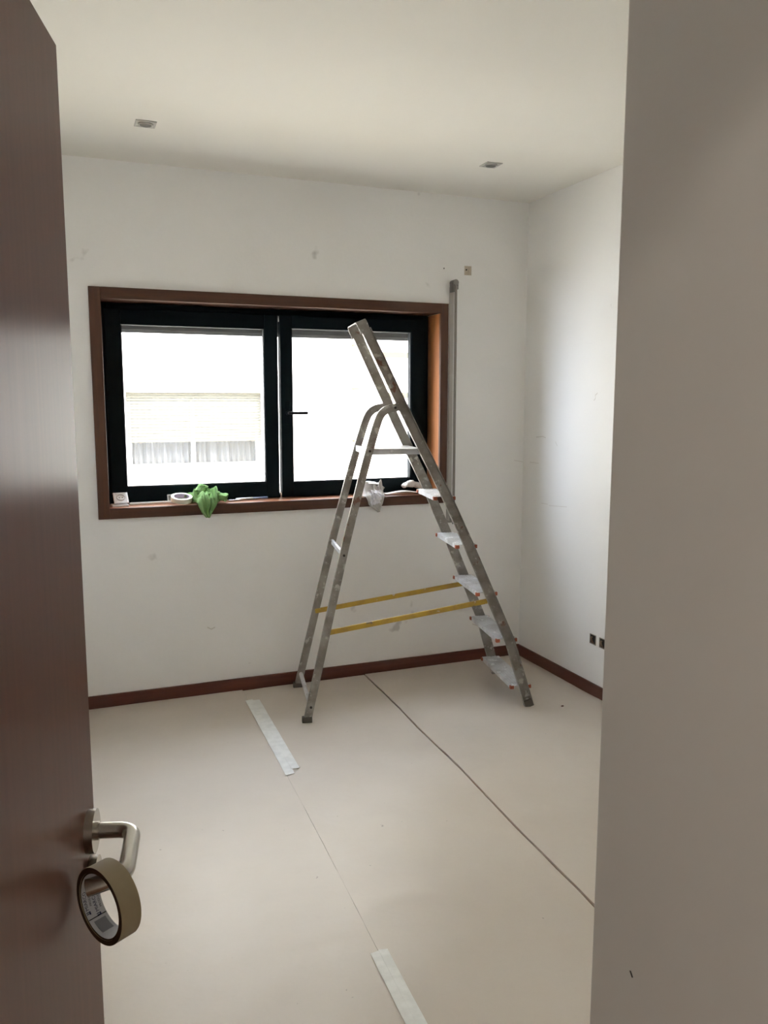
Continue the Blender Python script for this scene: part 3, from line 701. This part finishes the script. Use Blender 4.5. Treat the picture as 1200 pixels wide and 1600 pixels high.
# ------------------------------------------------------------------ recessed ceiling spots
for k, (lx, ly) in enumerate(((.393, 3.681), (2.010, 3.669))):
    e = empty('ceiling_spot', (lx, ly, ZC), ('square recessed ceiling spotlight on the left, nearer the open door' if k == 0 else 'square recessed ceiling spotlight on the right, nearer the right wall'), 'ceiling light', 'recessed ceiling spotlights')
    b = B(); hw = .042
    box(b, (-hw, -hw, -.004), (-hw+.008, hw, 0), .001); box(b, (hw-.008, -hw, -.004), (hw, hw, 0), .001)
    box(b, (-hw+.008, -hw, -.004), (hw-.008, -hw+.008, 0), .001); box(b, (-hw+.008, hw-.008, -.004), (hw-.008, hw, 0), .001)
    obj('bezel', b, mat('bezel_grey', (.50, .49, .46), .4, metal=.2) if k == 0 else bpy.data.materials['bezel_grey'], e, world=False)
    b = B(); box(b, (-hw+.008, -hw+.008, -.0015), (hw-.008, hw-.008, -.0002)); obj('inner_plate', b, mat('spot_plate', (.66, .64, .60), .5, metal=.1) if k == 0 else bpy.data.materials['spot_plate'], e, world=False)
    b = B(); cyl(b, (0, 0, -.0045), (0, 0, 1), .031, .006, 32, ring=.025); obj('lamp_ring', b, bpy.data.materials['bezel_grey'], e, smooth=True, world=False)
    b = B(); cyl(b, (0, 0, -.003), (0, 0, 1), .0245, .002, 32); obj('lamp_lens', b, mat('lens_grey', (.16, .155, .14), .3) if k == 0 else bpy.data.materials['lens_grey'], e, world=False)

# ------------------------------------------------------------------ outside: opposite buildings and street
YF = 12.0
bl = empty('apartment_building', (0, YF, -6), 'bright sunlit white apartment building opposite with a half-lowered shutter window', 'building')
b = B(); wall_hole(b, -9, 4.10, -6, 9.0, YF, YF+.35, .88, 2.82, .47, 1.685); obj('facade', b, m_stucco, bl)
b = B(); box(b, (-9, YF+.36, -6), (4.10, YF+6, 9.0)); obj('building_body', b, m_stucco, bl)
b = B(); box(b, (.82, YF-.06, .405), (2.88, YF+.12, .465)); obj('window_ledge', b, m_stucco, bl)
wf = bpy.data.objects.new('window_frame', None)
b = B(); ringframe(b, .88, 2.82, .47, 1.685, YF+.16, YF+.22, .07, .075, .19, .05, .004); box(b, (1.785, YF+.165, .64), (1.845, YF+.215, 1.68), .004)
wf = obj('window_frame', b, m_pvc, bl)
for x0, x1 in ((.95, 1.785), (1.845, 2.745)):
    b = B(); box(b, (x0, YF+.185, .66), (x1, YF+.19, 1.63)); obj('pane', b, m_glass, wf)
b = B(); n = 120; F, K = [], []
for i in range(n+1):
    x = .93+1.83*i/n; d = .022*math.sin(i*1.15)+.018*math.sin(i*.53+1)+.012*noise.noise((i*.3, 0, 0))
    F.append((b.verts.new((x, YF+.275+d, .55)), b.verts.new((x, YF+.275+d, 1.66))))
for i in range(n): b.faces.new((F[i][0], F[i+1][0], F[i+1][1], F[i][1]))
obj('curtain', b, m_curt, bl, smooth=True)
shm = empty('roller_shutter', (0, 0, 0)); shm.parent = bl
for k in range(17):
    z = .975+k*.042
    b = B(); prism(b, [(YF+.115, z), (YF+.127, z), (YF+.130, z+.019), (YF+.127, z+.0375), (YF+.115, z+.0375), (YF+.110, z+.019)], 0, .89, 2.81); obj('slat', b, m_slat, shm)
for x in (1.07, 2.68):
    b = B(); box(b, (x-.02, YF+.095, .960), (x+.02, YF+.115, .975)); obj('shutter_stop', b, m_dark, shm)

b2 = empty('neighbour_building', (7, 12.9, -6), 'bright cream building with ledges and a downpipe, seen right of the white one', 'building')
b = B(); box(b, (4.12, 12.8, -6), (12, 18, 9)); obj('facade', b, m_stucco, b2)
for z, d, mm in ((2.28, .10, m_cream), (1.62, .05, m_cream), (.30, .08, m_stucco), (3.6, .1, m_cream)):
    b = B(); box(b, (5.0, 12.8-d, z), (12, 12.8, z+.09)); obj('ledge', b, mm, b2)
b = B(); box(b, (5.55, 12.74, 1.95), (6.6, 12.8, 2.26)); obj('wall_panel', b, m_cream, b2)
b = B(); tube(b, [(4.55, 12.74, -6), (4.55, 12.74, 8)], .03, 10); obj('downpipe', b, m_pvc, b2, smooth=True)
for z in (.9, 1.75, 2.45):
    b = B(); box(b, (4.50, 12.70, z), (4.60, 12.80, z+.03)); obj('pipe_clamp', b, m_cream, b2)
b = B(); box(b, (-20, YO+.3, -6.2), (20, 19, -6)); tag(obj('street', b, m_asph), kind='structure')
